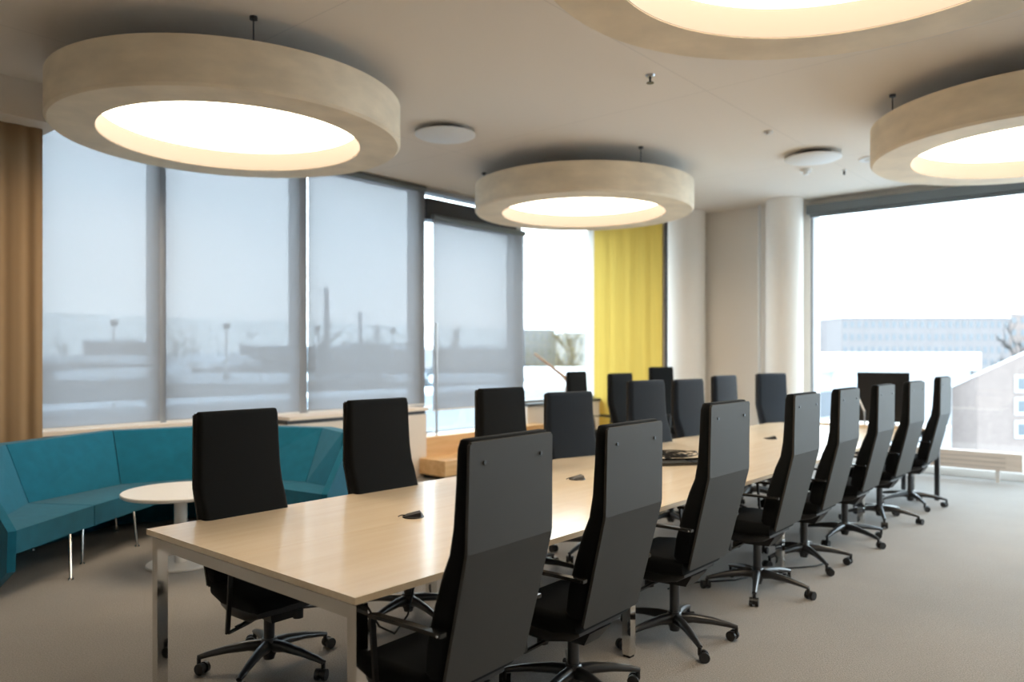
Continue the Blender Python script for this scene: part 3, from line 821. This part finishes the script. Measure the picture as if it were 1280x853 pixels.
# brick house with mono-pitch roof at the right edge
zR = lambda v, d: CAM_H - (v - 442) / F_PX * d
x, y = place_uv(1222, 34)
t = empty('brick_house', (x, y, GZ), YAW - pi / 2); tag(t, 'pale brick house with a sloping snowy roof at the right edge', 'building')
Hl, Hr = zR(469, 34) - GZ, zR(440, 34) - GZ
bm = hexa(bmesh.new(), [(0, 0, 0), (4.2, 0, 0), (4.2, 8, 0), (0, 8, 0)], [(0, 0, Hl), (4.2, 0, Hr + .9), (4.2, 8, Hr - 1.6), (0, 8, Hl - 2.5)])
link('walls', bm, P['brick'], t)
bm = hexa(bmesh.new(), [(-.05, -.05, Hl - .01), (4.2, -.05, Hr + .9), (4.2, 8, Hr - 1.6), (-.05, 8, Hl - 2.51)], [(-.05, -.05, Hl + .08), (4.2, -.05, Hr + .99), (4.2, 8, Hr - 1.51), (-.05, 8, Hl - 2.42)])
link('roof', bm, P['snow'], t)
for v in (480, 508, 537):
    for xx in (1.62, 3.1):
        z = zR(v, 34) - GZ
        w_ = link('window', B(xx, xx + .55, -.05, .03, z - .38, z + .38), P['plaster'], t)
        link('pane', B(xx + .12, xx + .45, -.07, -.05, z - .26, z + .26), P['pane'], w_)

# chimneys
for u, vt, d, r, lb in ((408, 360, 700, 2.0, 'tall industrial chimney on the skyline, leftmost and highest'),
                        (450, 389, 800, 1.7, 'slim industrial chimney on the skyline, middle one'),
                        (471, 407, 800, 1.7, 'short industrial chimney on the skyline, right one')):
    x, y = place_uv(u, d)
    H = zR(vt, d) - GZ
    t = empty('chimney', (x, y, GZ)); tag(t, lb, 'chimney', 'factory chimneys on the skyline')
    link('stack', lathe(bmesh.new(), [(0, 0), (r * 1.4, 0), (r, H), (r * .6, H), (r * .6, H - 4), (0, H - 4)], 20), P['plaster_g'], t, smooth=R(40))
    link('collar', lathe(bmesh.new(), [(r, H - 6), (r * 1.25, H - 6), (r * 1.25, H - 4.5), (r, H - 4.5)], 20, closed=True), P['plaster_g'], t, smooth=R(40))

# bare winter trees
def tree_mesh(seed):
    rnd = random.Random(seed)
    tr = tube(bmesh.new(), [(0, 0, 0), (.1, 0, 4), (0, .1, 7)], [.35, .25, .12], 8)
    bm = bmesh.new()
    def br(p, d, L, r, lev):
        q = p + d * L
        tube(bm, [p, (p + q) / 2 + Vector((rnd.uniform(-.2, .2),) * 3) * L * .2, q], [r, r * .8, r * .55], 3)
        if lev == 0: return
        for _ in range(4 if lev > 1 else 5):
            nd = (d + Vector((rnd.uniform(-1, 1), rnd.uniform(-1, 1), rnd.uniform(-.4, .7))) * .85).normalized()
            br(p + (q - p) * rnd.uniform(.45, 1), nd, L * rnd.uniform(.55, .8), r * .66, lev - 1)
    for k in range(5):
        a = k * 1.3
        br(Vector((0, 0, 3 + k * .8)), Vector((cos(a) * .7, sin(a) * .7, .8)).normalized(), 3.4, .26, 4)
    return tr, bm
protos = []
for sd in (1, 2, 3):
    tr, cr = tree_mesh(sd)
    t = empty('bare_tree'); link('trunk', tr, M['trunk'], t, smooth=R(60)); link('branches', cr, M['trunk'], t); protos.append(t)
spots = [(66, 180, 436), (84, 210, 432), (98, 190, 438), (166, 190, 434), (180, 220, 430), (216, 170, 436), (236, 190, 431), (252, 210, 434), (350, 230, 429), (440, 240, 431), (500, 220, 428), (212, 110, 448), (232, 130, 442), (270, 120, 436), (287, 95, 438), (300, 105, 442), (335, 100, 426), (350, 92, 428), (362, 110, 432),
         (396, 115, 424), (408, 95, 430), (425, 105, 428), (445, 98, 440), (463, 110, 438), (480, 120, 432), (505, 130, 430), (548, 110, 425),
         (572, 130, 430), (600, 110, 432), (664, 100, 425), (690, 95, 430), (1222, 90, 434), (1233, 110, 431), (1244, 95, 436)]
tl = {0: 'through the left windows', 1: 'behind the middle windows', 2: 'behind the right window'}
used = set()
for i, (u, d, v) in enumerate(spots):
    p = protos[i % 3]
    if i % 3 not in used: used.add(i % 3); o = p
    else: o = copy_tree(p)
    H = zR(v, d) - GZ
    x, y = place_uv(u, d)
    s = H / 13.0
    o.location = (x, y, GZ); o.scale = (s * .75, s * .75, s); o.rotation_euler = (0, 0, i * 1.7)
    where = tl[0] if u < 380 else (tl[1] if u < 800 else tl[2])
    tag(o, 'bare grey winter tree standing between the snowy buildings, seen ' + where, 'tree', 'bare trees ' + where)

# ------------------------------------------------------------------ world: overcast winter sky
w = bpy.data.worlds.new('overcast_sky'); scene.world = w; w.use_nodes = True
n, l = w.node_tree.nodes, w.node_tree.links
bg = n['Background']
tc = n.new('ShaderNodeTexCoord'); sp = n.new('ShaderNodeSeparateXYZ'); l.new(tc.outputs['Generated'], sp.inputs[0])
cr = n.new('ShaderNodeValToRGB')
cr.color_ramp.elements[0].position = 0; cr.color_ramp.elements[0].color = (.89, .965, 1.0, 1)
cr.color_ramp.elements[1].position = .6; cr.color_ramp.elements[1].color = (.70, .85, 1.0, 1)
l.new(sp.outputs['Z'], cr.inputs[0])
nz = n.new('ShaderNodeTexNoise'); nz.inputs['Scale'].default_value = 3; nz.inputs['Detail'].default_value = 4
mpn = n.new('ShaderNodeMapping'); mpn.inputs['Scale'].default_value = (1, 1, 5); l.new(tc.outputs['Generated'], mpn.inputs[0]); l.new(mpn.outputs[0], nz.inputs['Vector'])
mr = n.new('ShaderNodeMapRange'); mr.inputs['To Min'].default_value = .93; mr.inputs['To Max'].default_value = 1.07
l.new(nz.outputs['Fac'], mr.inputs['Value'])
mx = n.new('ShaderNodeMix'); mx.data_type = 'RGBA'; mx.blend_type = 'MULTIPLY'; mx.inputs['Factor'].default_value = 1
l.new(cr.outputs[0], mx.inputs['A']); l.new(mr.outputs[0], mx.inputs['B'])
l.new(mx.outputs['Result'], bg.inputs['Color'])
bg.inputs['Strength'].default_value = 5.6

# ------------------------------------------------------------------ render settings
scene.view_settings.view_transform = 'Standard'
scene.view_settings.look = 'None'
scene.view_settings.gamma = 1
scene.view_settings.use_curve_mapping = False
scene.view_settings.exposure = 0.76
cy = scene.cycles
cy.max_bounces = 8; cy.diffuse_bounces = 4; cy.glossy_bounces = 3; cy.transparent_max_bounces = 16; cy.transmission_bounces = 4
cy.sample_clamp_indirect = 6
cy.caustics_reflective = False; cy.caustics_refractive = False
